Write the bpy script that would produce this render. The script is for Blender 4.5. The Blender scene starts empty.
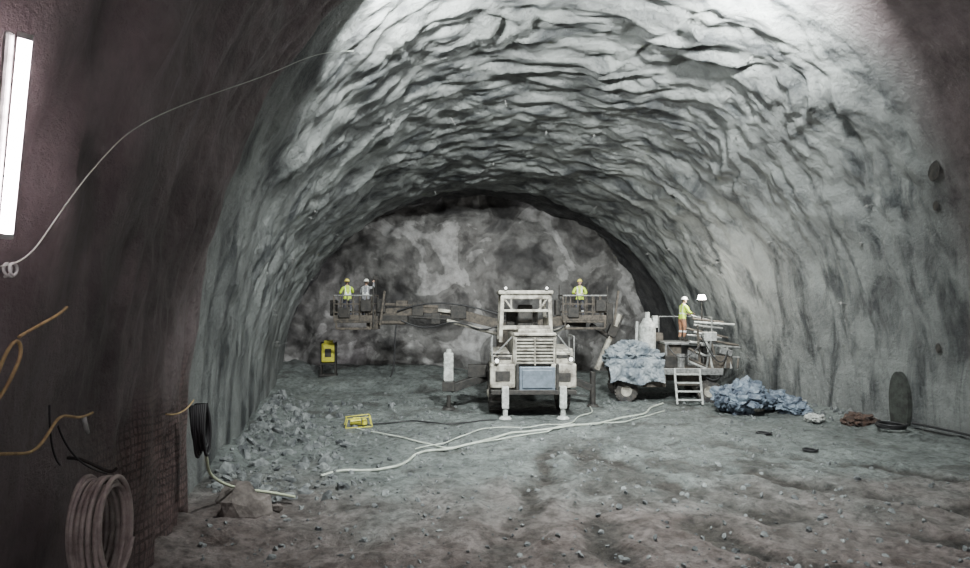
import bpy, bmesh, math, random
from mathutils import Vector, noise, Matrix, Euler
random.seed(4)
scene = bpy.context.scene
col = scene.collection
V = Vector

def sm(x,a,b):
    t=max(0.0,min(1.0,(x-a)/(b-a))); return t*t*(3-2*t)
def lerp(a,b,t): return a+(b-a)*t

# ---------------------------------------------------------------- materials
def mat(name, c, rough=0.7, metal=0.0, c2=None, scale=6.0, bump=0.0, bscale=30.0, emit=None, estr=0.0):
    m=bpy.data.materials.new(name); m.use_nodes=True
    nt=m.node_tree; b=nt.nodes['Principled BSDF']
    b.inputs['Roughness'].default_value=rough; b.inputs['Metallic'].default_value=metal
    b.inputs['Base Color'].default_value=(*c,1)
    tc=nt.nodes.new('ShaderNodeTexCoord')
    if c2 is not None:
        n=nt.nodes.new('ShaderNodeTexNoise'); n.inputs['Scale'].default_value=scale; n.inputs['Detail'].default_value=6
        n.inputs['Roughness'].default_value=0.65
        r=nt.nodes.new('ShaderNodeValToRGB'); r.color_ramp.elements[0].position=0.38; r.color_ramp.elements[1].position=0.62
        r.color_ramp.elements[0].color=(*c2,1); r.color_ramp.elements[1].color=(*c,1)
        nt.links.new(tc.outputs['Object'],n.inputs['Vector']); nt.links.new(n.outputs['Fac'],r.inputs['Fac'])
        nt.links.new(r.outputs['Color'],b.inputs['Base Color'])
    if bump>0:
        n2=nt.nodes.new('ShaderNodeTexNoise'); n2.inputs['Scale'].default_value=bscale; n2.inputs['Detail'].default_value=5
        bp=nt.nodes.new('ShaderNodeBump'); bp.inputs['Strength'].default_value=bump; bp.inputs['Distance'].default_value=0.05
        nt.links.new(tc.outputs['Object'],n2.inputs['Vector']); nt.links.new(n2.outputs['Fac'],bp.inputs['Height'])
        nt.links.new(bp.outputs['Normal'],b.inputs['Normal'])
    if emit is not None:
        b.inputs['Emission Color'].default_value=(*emit,1); b.inputs['Emission Strength'].default_value=estr
    return m

M_cream=mat('painted_steel_cream',(0.55,0.53,0.46),0.5,0.1,(0.14,0.125,0.105),3.0,0.15)
M_white=mat('dusty_white',(0.58,0.60,0.58),0.55,0,(0.26,0.27,0.255),8,0.1)
M_dark=mat('grimy_steel',(0.06,0.055,0.05),0.6,0.4,(0.025,0.025,0.025),7,0.2)
M_brown=mat('muddy_steel',(0.13,0.11,0.09),0.7,0.2,(0.05,0.045,0.04),6,0.2)
M_rubber=mat('rubber',(0.03,0.03,0.032),0.85,0,(0.10,0.09,0.08),5,0.3)
M_blueg=mat('bluegrey_panel',(0.17,0.21,0.26),0.5,0.2,(0.11,0.135,0.165),5)
M_steel=mat('galvanised_steel',(0.38,0.39,0.38),0.45,0.6,(0.18,0.18,0.18),9)
M_tarp=mat('blue_tarp',(0.20,0.25,0.31),0.6,0,(0.055,0.07,0.10),2.6,0.4,12)
M_tarpw=mat('pale_tarp',(0.29,0.325,0.35),0.55,0,(0.11,0.135,0.165),2.5,0.4,12)
M_yel=mat('safety_yellow',(0.72,0.68,0.07),0.5,0,(0.45,0.42,0.05),5)
M_hose=mat('pale_hose',(0.55,0.60,0.53),0.5,0,(0.33,0.36,0.31),3)
M_rope=mat('ochre_rope',(0.55,0.41,0.20),0.8,0,(0.33,0.23,0.12),12)
M_coil=mat('grey_hose',(0.46,0.41,0.38),0.55,0,(0.24,0.205,0.19),4,0.2)
M_blk=mat('black_cable',(0.02,0.02,0.022),0.5)
M_rock=mat('rubble_rock',(0.20,0.215,0.215),0.9,0,(0.06,0.065,0.07),3,0.6,9)
M_rockb=mat('brown_rock',(0.16,0.14,0.13),0.9,0,(0.06,0.05,0.046),3,0.6,9)
M_red=mat('rusty_sack',(0.10,0.06,0.045),0.9,0,(0.04,0.033,0.03),6,0.5)
M_lamp=mat('lamp_glass',(1,1,1),0.3,emit=(1,0.97,0.9),estr=45)
M_lampS=mat('lamp_lens_dim',(1,1,1),0.3,emit=(1,0.97,0.88),estr=1.2)
M_tube=mat('fluorescent_tube',(1,1,1),0.3,emit=(1.0,0.82,0.86),estr=85)
M_hv=mat('hivis_cloth',(0.62,0.85,0.05),0.7,0,(0.42,0.6,0.05),8,0.2,20)
M_refl=mat('reflective_tape',(0.8,0.82,0.82),0.3)
M_pants=mat('work_trousers',(0.05,0.06,0.10),0.85,0,(0.10,0.09,0.08),8,0.2,20)
M_orange=mat('orange_trousers',(0.36,0.17,0.09),0.8,0,(0.16,0.09,0.06),8)
M_greyj=mat('grey_jacket',(0.33,0.34,0.36),0.8,0,(0.18,0.18,0.2),8)
M_skin=mat('skin',(0.55,0.35,0.27),0.6)
M_helm=mat('helmet_white',(0.85,0.85,0.82),0.35)
M_helmy=mat('helmet_yellow',(0.85,0.75,0.15),0.35)
M_boot=mat('boots',(0.04,0.035,0.03),0.7)
M_hair=mat('hair',(0.04,0.025,0.015),0.8)

# ------------------------------------------------------------- geometry helpers
def link(o,parent=None):
    col.objects.link(o)
    if parent is not None: o.parent=parent
    return o
def group(name,loc=(0,0,0),rz=0):
    e=bpy.data.objects.new(name,None); e.empty_display_size=0.3
    e.location=loc; e.rotation_euler=(0,0,rz); col.objects.link(e); return e
def mesh_obj(name,bm,m,parent=None,smooth=False):
    me=bpy.data.meshes.new(name); bm.to_mesh(me); bm.free()
    ms=m if isinstance(m,(list,tuple)) else [m]
    for q in ms: me.materials.append(q)
    if smooth:
        for p in me.polygons: p.use_smooth=True
    return link(bpy.data.objects.new(name,me),parent)
def add_box(bm,c,s,rot=None,bev=0.0,mi=0):
    r=bmesh.ops.create_cube(bm,size=1.0); vs=r['verts']
    bmesh.ops.scale(bm,vec=V(s),verts=vs)
    if bev>0:
        es=list({e for v in vs for e in v.link_edges})
        rr=bmesh.ops.bevel(bm,geom=es,offset=min(bev,min(s)*0.45),segments=2,affect='EDGES',profile=0.5)
        vs=list({v for f in rr['faces'] for v in f.verts}|{v for v in vs if v.is_valid})
    if rot is not None:
        bmesh.ops.rotate(bm,cent=V((0,0,0)),matrix=Euler(rot).to_matrix(),verts=vs)
    bmesh.ops.translate(bm,vec=V(c),verts=vs)
    for f in {f for v in vs for f in v.link_faces}: f.material_index=mi
def add_cyl(bm,p1,p2,r1,r2=None,seg=14,mi=0):
    p1=V(p1);p2=V(p2); d=p2-p1
    if r2 is None:r2=r1
    rr=bmesh.ops.create_cone(bm,cap_ends=True,segments=seg,radius1=r1,radius2=r2,depth=d.length)
    q=V((0,0,1)).rotation_difference(d.normalized())
    bmesh.ops.transform(bm,matrix=Matrix.Translation((p1+p2)/2)@q.to_matrix().to_4x4(),verts=rr['verts'])
    for f in {f for v in rr['verts'] for f in v.link_faces}: f.material_index=mi
def add_beam(bm,p1,p2,w,h,bev=0.02,mi=0):
    p1=V(p1);p2=V(p2);d=p2-p1
    tmp=bmesh.new(); add_box(tmp,(0,0,0),(w,d.length,h),bev=bev,mi=mi)
    q=d.normalized().to_track_quat('Y','Z')
    bmesh.ops.transform(tmp,matrix=Matrix.Translation((p1+p2)/2)@q.to_matrix().to_4x4(),verts=tmp.verts)
    me=bpy.data.meshes.new('t'); tmp.to_mesh(me); tmp.free(); bm.from_mesh(me); bpy.data.meshes.remove(me)
class P:
    """part builder"""
    def __init__(s,name,m,parent,smooth=False): s.n=name;s.m=m;s.p=parent;s.bm=bmesh.new();s.s=smooth
    def box(s,c,sz,rot=None,bev=0.02,mi=0): add_box(s.bm,c,sz,rot,bev,mi); return s
    def cyl(s,a,b,r,r2=None,seg=14,mi=0): add_cyl(s.bm,a,b,r,r2,seg,mi); return s
    def beam(s,a,b,w,h,bev=0.02,mi=0): add_beam(s.bm,a,b,w,h,bev,mi); return s
    def done(s): return mesh_obj(s.n,s.bm,s.m,s.p,s.s)
def tube(name,pts,r,m,parent=None,cyc=False,kind='NURBS'):
    cu=bpy.data.curves.new(name,'CURVE'); cu.dimensions='3D'; cu.bevel_depth=r; cu.bevel_resolution=3; cu.resolution_u=8
    lists=pts if isinstance(pts[0][0],(list,tuple,Vector)) else [pts]
    for L in lists:
        sp=cu.splines.new('NURBS' if kind=='NURBS' else 'POLY'); sp.points.add(len(L)-1)
        for i,p in enumerate(L): sp.points[i].co=(p[0],p[1],p[2],1)
        if kind=='NURBS': sp.order_u=min(4,len(L)); sp.use_endpoint_u=not cyc
        sp.use_cyclic_u=cyc
    cu.materials.append(m)
    return link(bpy.data.objects.new(name,cu),parent)

# ---------------------------------------------------------------- tunnel shell
HW=10.1
def HH(y): return lerp(12.4,9.6,sm(y,12.0,30.0)) if y>12 else 12.4
def NN(y): return lerp(2.5,2.05,max(0,min(1,(y-13)/17)))
def KK(y): return lerp(0.22,0.04,max(0,min(1,(y-14)/16)))
def cx(y): return 7.2-0.24*y
def vault_pt(y0,a):
    n=NN(y0);H=HH(y0); c=math.cos(a); s=math.sin(a)
    w=HW*math.copysign(abs(c)**(2/n),c); z=H*abs(s)**(2/n)
    y=y0+KK(y0)*w
    return V((cx(y)+w,y,z))
def wall_x(y,z,side,inset=0.12):
    y0=y-KK(y)*side*9
    n=NN(y0);H=HH(y0)
    w=HW*max(0,1-(z/H)**n)**(1/n)
    st=0.18 if (side<0 and y<11) else 0
    return cx(y)+side*(w-inset-st)
F=33.0
def saw(t):
    f=t-math.floor(t)
    return f/0.68 if f<0.68 else (1-f)/0.32
def build_vault():
    NYr=470; NA=270; y_a=-9.0
    y_list=[]; 
    for i in range(NYr+1):
        t=i/NYr
        y_list.append(lerp(y_a,9,t/0.15) if t<0.15 else lerp(9,F,(t-0.15)/0.85))
    verts=[];faces=[];zone=[];uvs=[]
    for y0 in y_list:
        for j in range(-2,NA+3):
            a=math.pi*max(0,min(NA,j))/NA
            p=vault_pt(y0,a)
            if j<0: p.z=0.55*j
            if j>NA: p.z=-0.55*(j-NA)
            side=math.cos(a)
            arc=a*10.5
            hz=sm(p.z,1.0,6.0)
            if side>0.4: hz=lerp(hz,sm(p.z,3.5,8.5),sm(side,.4,.75))
            edge=12.9+0.8*sm(side,-.2,.6)
            rough=lerp(0.12,1.0,hz)*lerp(0.10,1.0,sm(y0,edge-.2,edge+2.4))
            if side<-.3: rough*=lerp(1,lerp(0.45,1,sm(y0,14.0,18)),sm(-side,.3,.7))
            w1=noise.noise(V((arc*0.22,y0*0.35,9.0)))
            w2=noise.noise(V((arc*0.62,y0*0.8,19.0)))
            ph=y0/1.2+w1*2.8+w2*1.0
            am=max(0,0.35+1.5*noise.noise(V((arc*0.38,y0*0.5,31))))
            am2=max(0,0.3+1.4*noise.noise(V((arc*0.6,y0*0.7,41))))
            n1=noise.noise(V((arc*0.38,y0*0.85+w1*2,5)))
            n2=noise.noise(V((arc*0.9,y0*1.9+w1*2,1)))
            n3=noise.noise(V((arc*1.9,y0*3.2+w2,7)))
            n4=noise.noise(V((arc*3.8,y0*5.5,8)))
            d=rough*(0.25*am*saw(ph)+0.10*am2*saw(ph*2.1+w2*2+.3)+0.19*n1+0.15*n2+0.085*n3+0.04*n4)
            d+=0.07*noise.noise(V((arc*0.35,y0*0.3,11)))+0.014*noise.noise(V((arc*4,y0*4,2)))
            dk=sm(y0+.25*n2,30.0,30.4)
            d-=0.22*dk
            br=1-sm(y0+0.5*noise.noise(V((arc*0.5,2,2))),13.0,14.6)  # right side: unlit near vault painted in as darker brown
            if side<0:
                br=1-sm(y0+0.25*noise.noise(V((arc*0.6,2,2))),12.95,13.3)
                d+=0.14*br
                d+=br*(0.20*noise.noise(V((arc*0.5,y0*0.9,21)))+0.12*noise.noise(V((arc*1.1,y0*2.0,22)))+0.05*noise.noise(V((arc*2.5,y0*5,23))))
            c=V((cx(p.y),p.y,4.5)); dirn=(c-p); dirn.y=0
            if p.z<4.5: dirn.z*=0.4
            dirn.normalize()
            verts.append(p+dirn*d); 
            low=(1-sm(p.z+.7*noise.noise(V((y0,3,3))),1.9,3.2))*sm(p.y+.4*noise.noise(V((p.z,1,1))),5.8,7.2) if side<0 else 0
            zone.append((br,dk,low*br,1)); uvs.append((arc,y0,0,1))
    R=NA+5
    for i in range(NYr):
        for j in range(R-1):
            a=i*R+j; faces.append((a,a+1,a+R+1,a+R))
    me=bpy.data.meshes.new('tunnel_vault'); me.from_pydata([tuple(v) for v in verts],[],faces)
    at=me.color_attributes.new('zone','FLOAT_COLOR','POINT')
    at2=me.attributes.new('ringco','FLOAT_VECTOR','POINT')
    for k,z in enumerate(zone): at.data[k].color=z
    for k,z in enumerate(uvs): at2.data[k].vector=z[:3]
    for p in me.polygons: p.use_smooth=True
    o=bpy.data.objects.new('tunnel_vault',me); col.objects.link(o)
    # material
    m=bpy.data.materials.new('shotcrete'); m.use_nodes=True; nt=m.node_tree; N=nt.nodes; L=nt.links
    b=N['Principled BSDF']
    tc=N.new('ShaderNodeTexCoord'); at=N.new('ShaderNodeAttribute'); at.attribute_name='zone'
    rc=N.new('ShaderNodeAttribute'); rc.attribute_name='ringco'
    mp=N.new('ShaderNodeMapping'); mp.inputs['Scale'].default_value=(.42,1.0,1.0); L.new(rc.outputs['Vector'],mp.inputs['Vector'])
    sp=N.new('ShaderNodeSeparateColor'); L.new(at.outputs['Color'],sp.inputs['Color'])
    def nz(scale,det=6,ro=.6,vec=None,dist=0):
        n=N.new('ShaderNodeTexNoise'); n.inputs['Scale'].default_value=scale; n.inputs['Detail'].default_value=det; n.inputs['Roughness'].default_value=ro
        n.inputs['Distortion'].default_value=dist
        L.new(vec or tc.outputs['Object'],n.inputs['Vector']); return n
    def ramp(src,p0,c0,p1,c1):
        r=N.new('ShaderNodeValToRGB'); r.color_ramp.elements[0].position=p0; r.color_ramp.elements[0].color=(*c0,1)
        r.color_ramp.elements[1].position=p1; r.color_ramp.elements[1].color=(*c1,1); L.new(src,r.inputs['Fac']); return r
    def mix(f,a,c,bt='MIX'):
        x=N.new('ShaderNodeMix'); x.data_type='RGBA'; x.blend_type=bt
        if isinstance(f,float): x.inputs[0].default_value=f
        else: L.new(f,x.inputs[0])
        L.new(a,x.inputs[6]); L.new(c,x.inputs[7]); return x.outputs[2]
    n1=nz(0.8,7,.65); g=ramp(n1.outputs['Fac'],0.33,(0.12,0.127,0.128),0.66,(0.24,0.257,0.25))
    nb=nz(1.2,8,.64,mp.outputs['Vector'],.6); bl=ramp(nb.outputs['Fac'],0.38,(0.22,0.23,0.25),0.535,(1,1,1))
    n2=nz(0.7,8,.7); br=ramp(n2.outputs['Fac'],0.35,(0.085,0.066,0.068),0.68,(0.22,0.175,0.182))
    red=ramp(nz(2.2,6).outputs['Fac'],.35,(.075,.048,.046),.65,(.17,.11,.105))
    nd=nz(1.5,3,.5)
    vm=N.new('ShaderNodeVectorMath'); vm.operation='MULTIPLY_ADD'; vm.inputs[1].default_value=(.12,.12,.12)
    L.new(nd.outputs['Color'],vm.inputs[0]); L.new(rc.outputs['Vector'],vm.inputs[2])
    bk=N.new('ShaderNodeTexBrick'); bk.offset=0; bk.inputs['Scale'].default_value=1.0; bk.inputs['Brick Width'].default_value=.07; bk.inputs['Row Height'].default_value=.07
    bk.inputs['Mortar Size'].default_value=.012; bk.inputs['Color1'].default_value=(1,1,1,1); bk.inputs['Color2'].default_value=(.95,.95,.95,1); bk.inputs['Mortar'].default_value=(.4,.38,.38,1)
    L.new(vm.outputs[0],bk.inputs['Vector'])
    redm=mix(1.0,red.outputs['Color'],bk.outputs['Color'],'MULTIPLY')
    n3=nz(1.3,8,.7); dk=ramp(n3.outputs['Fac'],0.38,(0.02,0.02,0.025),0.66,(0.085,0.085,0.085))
    gg=mix(1.0,g.outputs['Color'],bl.outputs['Color'],'MULTIPLY')
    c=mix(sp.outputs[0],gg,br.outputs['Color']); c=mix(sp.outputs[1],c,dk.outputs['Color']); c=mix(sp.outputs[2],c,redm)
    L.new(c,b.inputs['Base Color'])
    rr=ramp(nb.outputs['Fac'],.4,(.42,)*3,.6,(.72,)*3); L.new(rr.outputs['Color'],b.inputs['Roughness'])
    f1=nz(6,9,.72); f2=nz(2.4,6,.6,mp.outputs['Vector'],.4)
    ad=N.new('ShaderNodeMath'); ad.operation='MULTIPLY_ADD'; ad.inputs[1].default_value=0.8
    L.new(f2.outputs['Fac'],ad.inputs[0]); L.new(f1.outputs['Fac'],ad.inputs[2])
    bp=N.new('ShaderNodeBump'); bp.inputs['Strength'].default_value=0.85; bp.inputs['Distance'].default_value=0.15
    L.new(ad.outputs[0],bp.inputs['Height']); L.new(bp.outputs['Normal'],b.inputs['Normal'])
    me.materials.append(m)
build_vault()

def build_face():
    nx=150; nz_=90; y0=32.2
    verts=[];faces=[];idx={}
    for i in range(nx+1):
        for j in range(nz_+1):
            w=lerp(-10.8,10.8,i/nx); z=lerp(-1,10.4,j/nz_)
            y=y0+0.04*w
            y+=0.9*noise.noise(V((w*0.22,z*0.25,3)))+0.45*noise.noise(V((w*0.8,z*0.8,5)))+0.18*noise.noise(V((w*2.2,z*2.2,5)))
            y-=0.5*(1-sm(z,0,1.6))
            y+=0.6*sm((w/9.6)**2+(z/9.2)**2,.75,1.0)
            verts.append((cx(y0)+w,y,z))
    for i in range(nx):
        for j in range(nz_):
            a=i*(nz_+1)+j; faces.append((a,a+nz_+1,a+nz_+2,a+1))
    me=bpy.data.meshes.new('wall_heading_face'); me.from_pydata(verts,[],faces)
    for p in me.polygons: p.use_smooth=True
    o=bpy.data.objects.new('wall_heading_face',me); col.objects.link(o)
    m=bpy.data.materials.new('rock_face'); m.use_nodes=True; nt=m.node_tree;N=nt.nodes;L=nt.links;b=N['Principled BSDF']
    b.inputs['Roughness'].default_value=0.8
    tc=N.new('ShaderNodeTexCoord')
    n=N.new('ShaderNodeTexNoise'); n.inputs['Scale'].default_value=0.36; n.inputs['Detail'].default_value=8; n.inputs['Roughness'].default_value=.52; n.inputs['Distortion'].default_value=.9
    L.new(tc.outputs['Object'],n.inputs['Vector'])
    r=N.new('ShaderNodeValToRGB'); e=r.color_ramp.elements
    e[0].position=.38; e[0].color=(.04,.039,.04,1); e[1].position=.68; e[1].color=(.34,.34,.34,1)
    for ps,cc in ((.45,(.085,.083,.082,1)),(.475,(.135,.133,.131,1)),(.545,(.125,.123,.121,1)),(.565,(.25,.248,.246,1))):
        x=e.new(ps); x.color=cc
    L.new(n.outputs['Fac'],r.inputs['Fac'])
    n3=N.new('ShaderNodeTexNoise'); n3.inputs['Scale'].default_value=1.6; n3.inputs['Detail'].default_value=8; n3.inputs['Roughness'].default_value=.65
    L.new(tc.outputs['Object'],n3.inputs['Vector'])
    r3=N.new('ShaderNodeValToRGB'); r3.color_ramp.elements[0].position=.36; r3.color_ramp.elements[0].color=(.5,.49,.49,1); r3.color_ramp.elements[1].position=.58
    L.new(n3.outputs['Fac'],r3.inputs['Fac'])
    mm=N.new('ShaderNodeMix'); mm.data_type='RGBA'; mm.blend_type='MULTIPLY'; mm.inputs[0].default_value=1
    L.new(r.outputs['Color'],mm.inputs[6]); L.new(r3.outputs['Color'],mm.inputs[7]); L.new(mm.outputs[2],b.inputs['Base Color'])
    n2=N.new('ShaderNodeTexNoise'); n2.inputs['Scale'].default_value=3.0; n2.inputs['Detail'].default_value=8
    L.new(tc.outputs['Object'],n2.inputs['Vector'])
    bp=N.new('ShaderNodeBump'); bp.inputs['Strength'].default_value=.5; bp.inputs['Distance'].default_value=.2
    L.new(n2.outputs['Fac'],bp.inputs['Height']); L.new(bp.outputs['Normal'],b.inputs['Normal'])
    me.materials.append(m)
build_face()

# floor
paths=[[(-0.6,5.5),(0.2,9),(0.9,12),(1.6,15),(2.4,18)],
       [(1.2,5.5),(2.0,9),(2.3,12),(2.8,15),(3.2,18)],
       [(12,8.2),(8.5,9.6),(5.2,11.6),(3.2,14.2),(2.2,17)],
       [(13,10.0),(9.6,11.3),(6.6,13.2),(4.8,15.6),(3.9,18)],
       [(9,6.4),(6.0,8.0),(3.8,10.0),(2.6,12.5)],
       [(14,12.4),(11,13.2),(8.4,14.8),(6.4,17)]]
def segd(px,py,a,b):
    dx=b[0]-a[0];dy=b[1]-a[1];t=((px-a[0])*dx+(py-a[1])*dy)/(dx*dx+dy*dy);t=max(0,min(1,t))
    return math.hypot(px-a[0]-t*dx,py-a[1]-t*dy)
def floor_h(x,y):
    d=9.0
    wx=x+0.45*noise.noise(V((x*.7,y*.7,14))); wy=y+0.45*noise.noise(V((x*.7,y*.7,24)))
    if y<19:
        for p in paths:
            for a,b in zip(p,p[1:]):
                if abs(y-(a[1]+b[1])/2)<3.2: d=min(d,segd(wx,wy,a,b))
    nn=noise.noise(V((x*1.1,y*1.1,4))); br=sm(noise.noise(V((x*.5,y*.65,44)))+.4*noise.noise(V((x*1.6,y*1.6,4))),-.4,.1)
    dd=d+0.3*nn+.14*noise.noise(V((x*4,y*4,4)))
    rut=math.exp(-((dd)/0.34)**4)*br; ber=math.exp(-((dd-0.58)/0.16)**2)*br
    fade=1-sm(y,15,18.5)
    z=0.10*noise.noise(V((x*.3,y*.3,0)))+0.07*noise.noise(V((x*1.2,y*1.2,5)))+0.06*noise.noise(V((x*2.6,y*2.6,8)))+0.04*noise.noise(V((x*6,y*6,9)))
    z+=fade*(-0.07*rut+0.06*ber*(0.5+1.5*noise.noise(V((x*3,y*3,1)))))
    dl=x-(cx(y)-HW)
    z+=0.38*(1-sm(dl,0.2,1.9))*(0.7+0.7*noise.noise(V((x*1.2,y*.8,3))))
    dr=(cx(y)+HW)-x
    z+=0.25*(1-sm(dr,0.2,1.6))*(0.7+0.6*noise.noise(V((x*1.2,y*.8,6))))
    z+=0.35*sm(y+0.9*noise.noise(V((x*.5,0,0))),26.0,27.2)*(1-sm(x,-3,0))
    z+=0.25*sm(y,29,31)
    return z,rut*fade,ber*fade
def build_floor():
    xs=[-12+0.095*i for i in range(305)]; ys=[]; y=-9.0
    while y<34: ys.append(y); y+= 0.3 if y<5 else (0.08 if y<18 else 0.16)
    verts=[];faces=[];c=[]
    for yy in ys:
        for x in xs:
            z,r,b=floor_h(x,yy); verts.append((x,yy,z)); 
            mud=(1-sm(yy+1.8*noise.noise(V((x*.35,yy*.35,2)))+.9*noise.noise(V((x*1.3,yy*1.3,2))),9.8,14.5))
            pt=math.exp(-(((x-3.6)/3.6)**2+((yy-13.6)/2.8)**2))
            pt2=sm(pt+.9*noise.noise(V((x*.8,yy*1.0,12)))+.5*noise.noise(V((x*2.3,yy*2.6,12))),.5,.9)
            pt3=sm(noise.noise(V((x*.6,yy*.8,52)))+.5*noise.noise(V((x*2.0,yy*2.2,12))),.3,.55)*.6
            c.append((min(1,mud),min(1,max(r*1.0,pt2*.75,pt3))*(1-.75*b),b,1) )
    n=len(xs)
    for i in range(len(ys)-1):
        for j in range(n-1):
            a=i*n+j; faces.append((a,a+1,a+n+1,a+n))
    me=bpy.data.meshes.new('floor'); me.from_pydata(verts,[],faces)
    at=me.color_attributes.new('mud','FLOAT_COLOR','POINT')
    for k,z in enumerate(c): at.data[k].color=z
    for p in me.polygons: p.use_smooth=True
    o=bpy.data.objects.new('floor',me); col.objects.link(o)
    m=bpy.data.materials.new('muddy_ground'); m.use_nodes=True; nt=m.node_tree;N=nt.nodes;L=nt.links;b=N['Principled BSDF']
    tc=N.new('ShaderNodeTexCoord'); at=N.new('ShaderNodeAttribute'); at.attribute_name='mud'
    sp=N.new('ShaderNodeSeparateColor'); L.new(at.outputs['Color'],sp.inputs['Color'])
    def nz(scale,det=7,ro=.65):
        n_=N.new('ShaderNodeTexNoise'); n_.inputs['Scale'].default_value=scale; n_.inputs['Detail'].default_value=det; n_.inputs['Roughness'].default_value=ro
        L.new(tc.outputs['Object'],n_.inputs['Vector']); return n_
    def ramp(src,p0,c0,p1,c1):
        r=N.new('ShaderNodeValToRGB'); r.color_ramp.elements[0].position=p0; r.color_ramp.elements[0].color=(*c0,1)
        r.color_ramp.elements[1].position=p1; r.color_ramp.elements[1].color=(*c1,1); L.new(src,r.inputs['Fac']); return r
    def mix(f,a,c_):
        x=N.new('ShaderNodeMix'); x.data_type='RGBA'; L.new(f,x.inputs[0]); L.new(a,x.inputs[6]); L.new(c_,x.inputs[7]); return x.outputs[2]
    g=ramp(nz(0.8).outputs['Fac'],.35,(.14,.158,.154),.65,(.29,.325,.315))
    br=ramp(nz(1.6).outputs['Fac'],.36,(.10,.077,.07),.64,(.29,.25,.24))
    wet=ramp(nz(5).outputs['Fac'],.4,(.03,.027,.025),.62,(.09,.082,.074))
    c1=mix(sp.outputs[0],g.outputs['Color'],br.outputs['Color'])
    c2=mix(sp.outputs[1],c1,wet.outputs['Color'])
    sm_=ramp(nz(6,9,.75).outputs['Fac'],.36,(.33,.33,.33),.56,(1,1,1))
    mm=N.new('ShaderNodeMix'); mm.data_type='RGBA'; mm.blend_type='MULTIPLY'; mm.inputs[0].default_value=1
    L.new(c2,mm.inputs[6]); L.new(sm_.outputs['Color'],mm.inputs[7]); L.new(mm.outputs[2],b.inputs['Base Color'])
    rr=ramp(nz(1.1,5).outputs['Fac'],.42,(.36,)*3,.58,(.8,)*3); L.new(rr.outputs['Color'],b.inputs['Roughness'])
    n1=nz(4,10,.75)
    bp=N.new('ShaderNodeBump'); bp.inputs['Strength'].default_value=1.0; bp.inputs['Distance'].default_value=.24
    L.new(n1.outputs['Fac'],bp.inputs['Height']); L.new(bp.outputs['Normal'],b.inputs['Normal'])
    me.materials.append(m)
build_floor()
def fz(x,y): return floor_h(x,y)[0]

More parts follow.
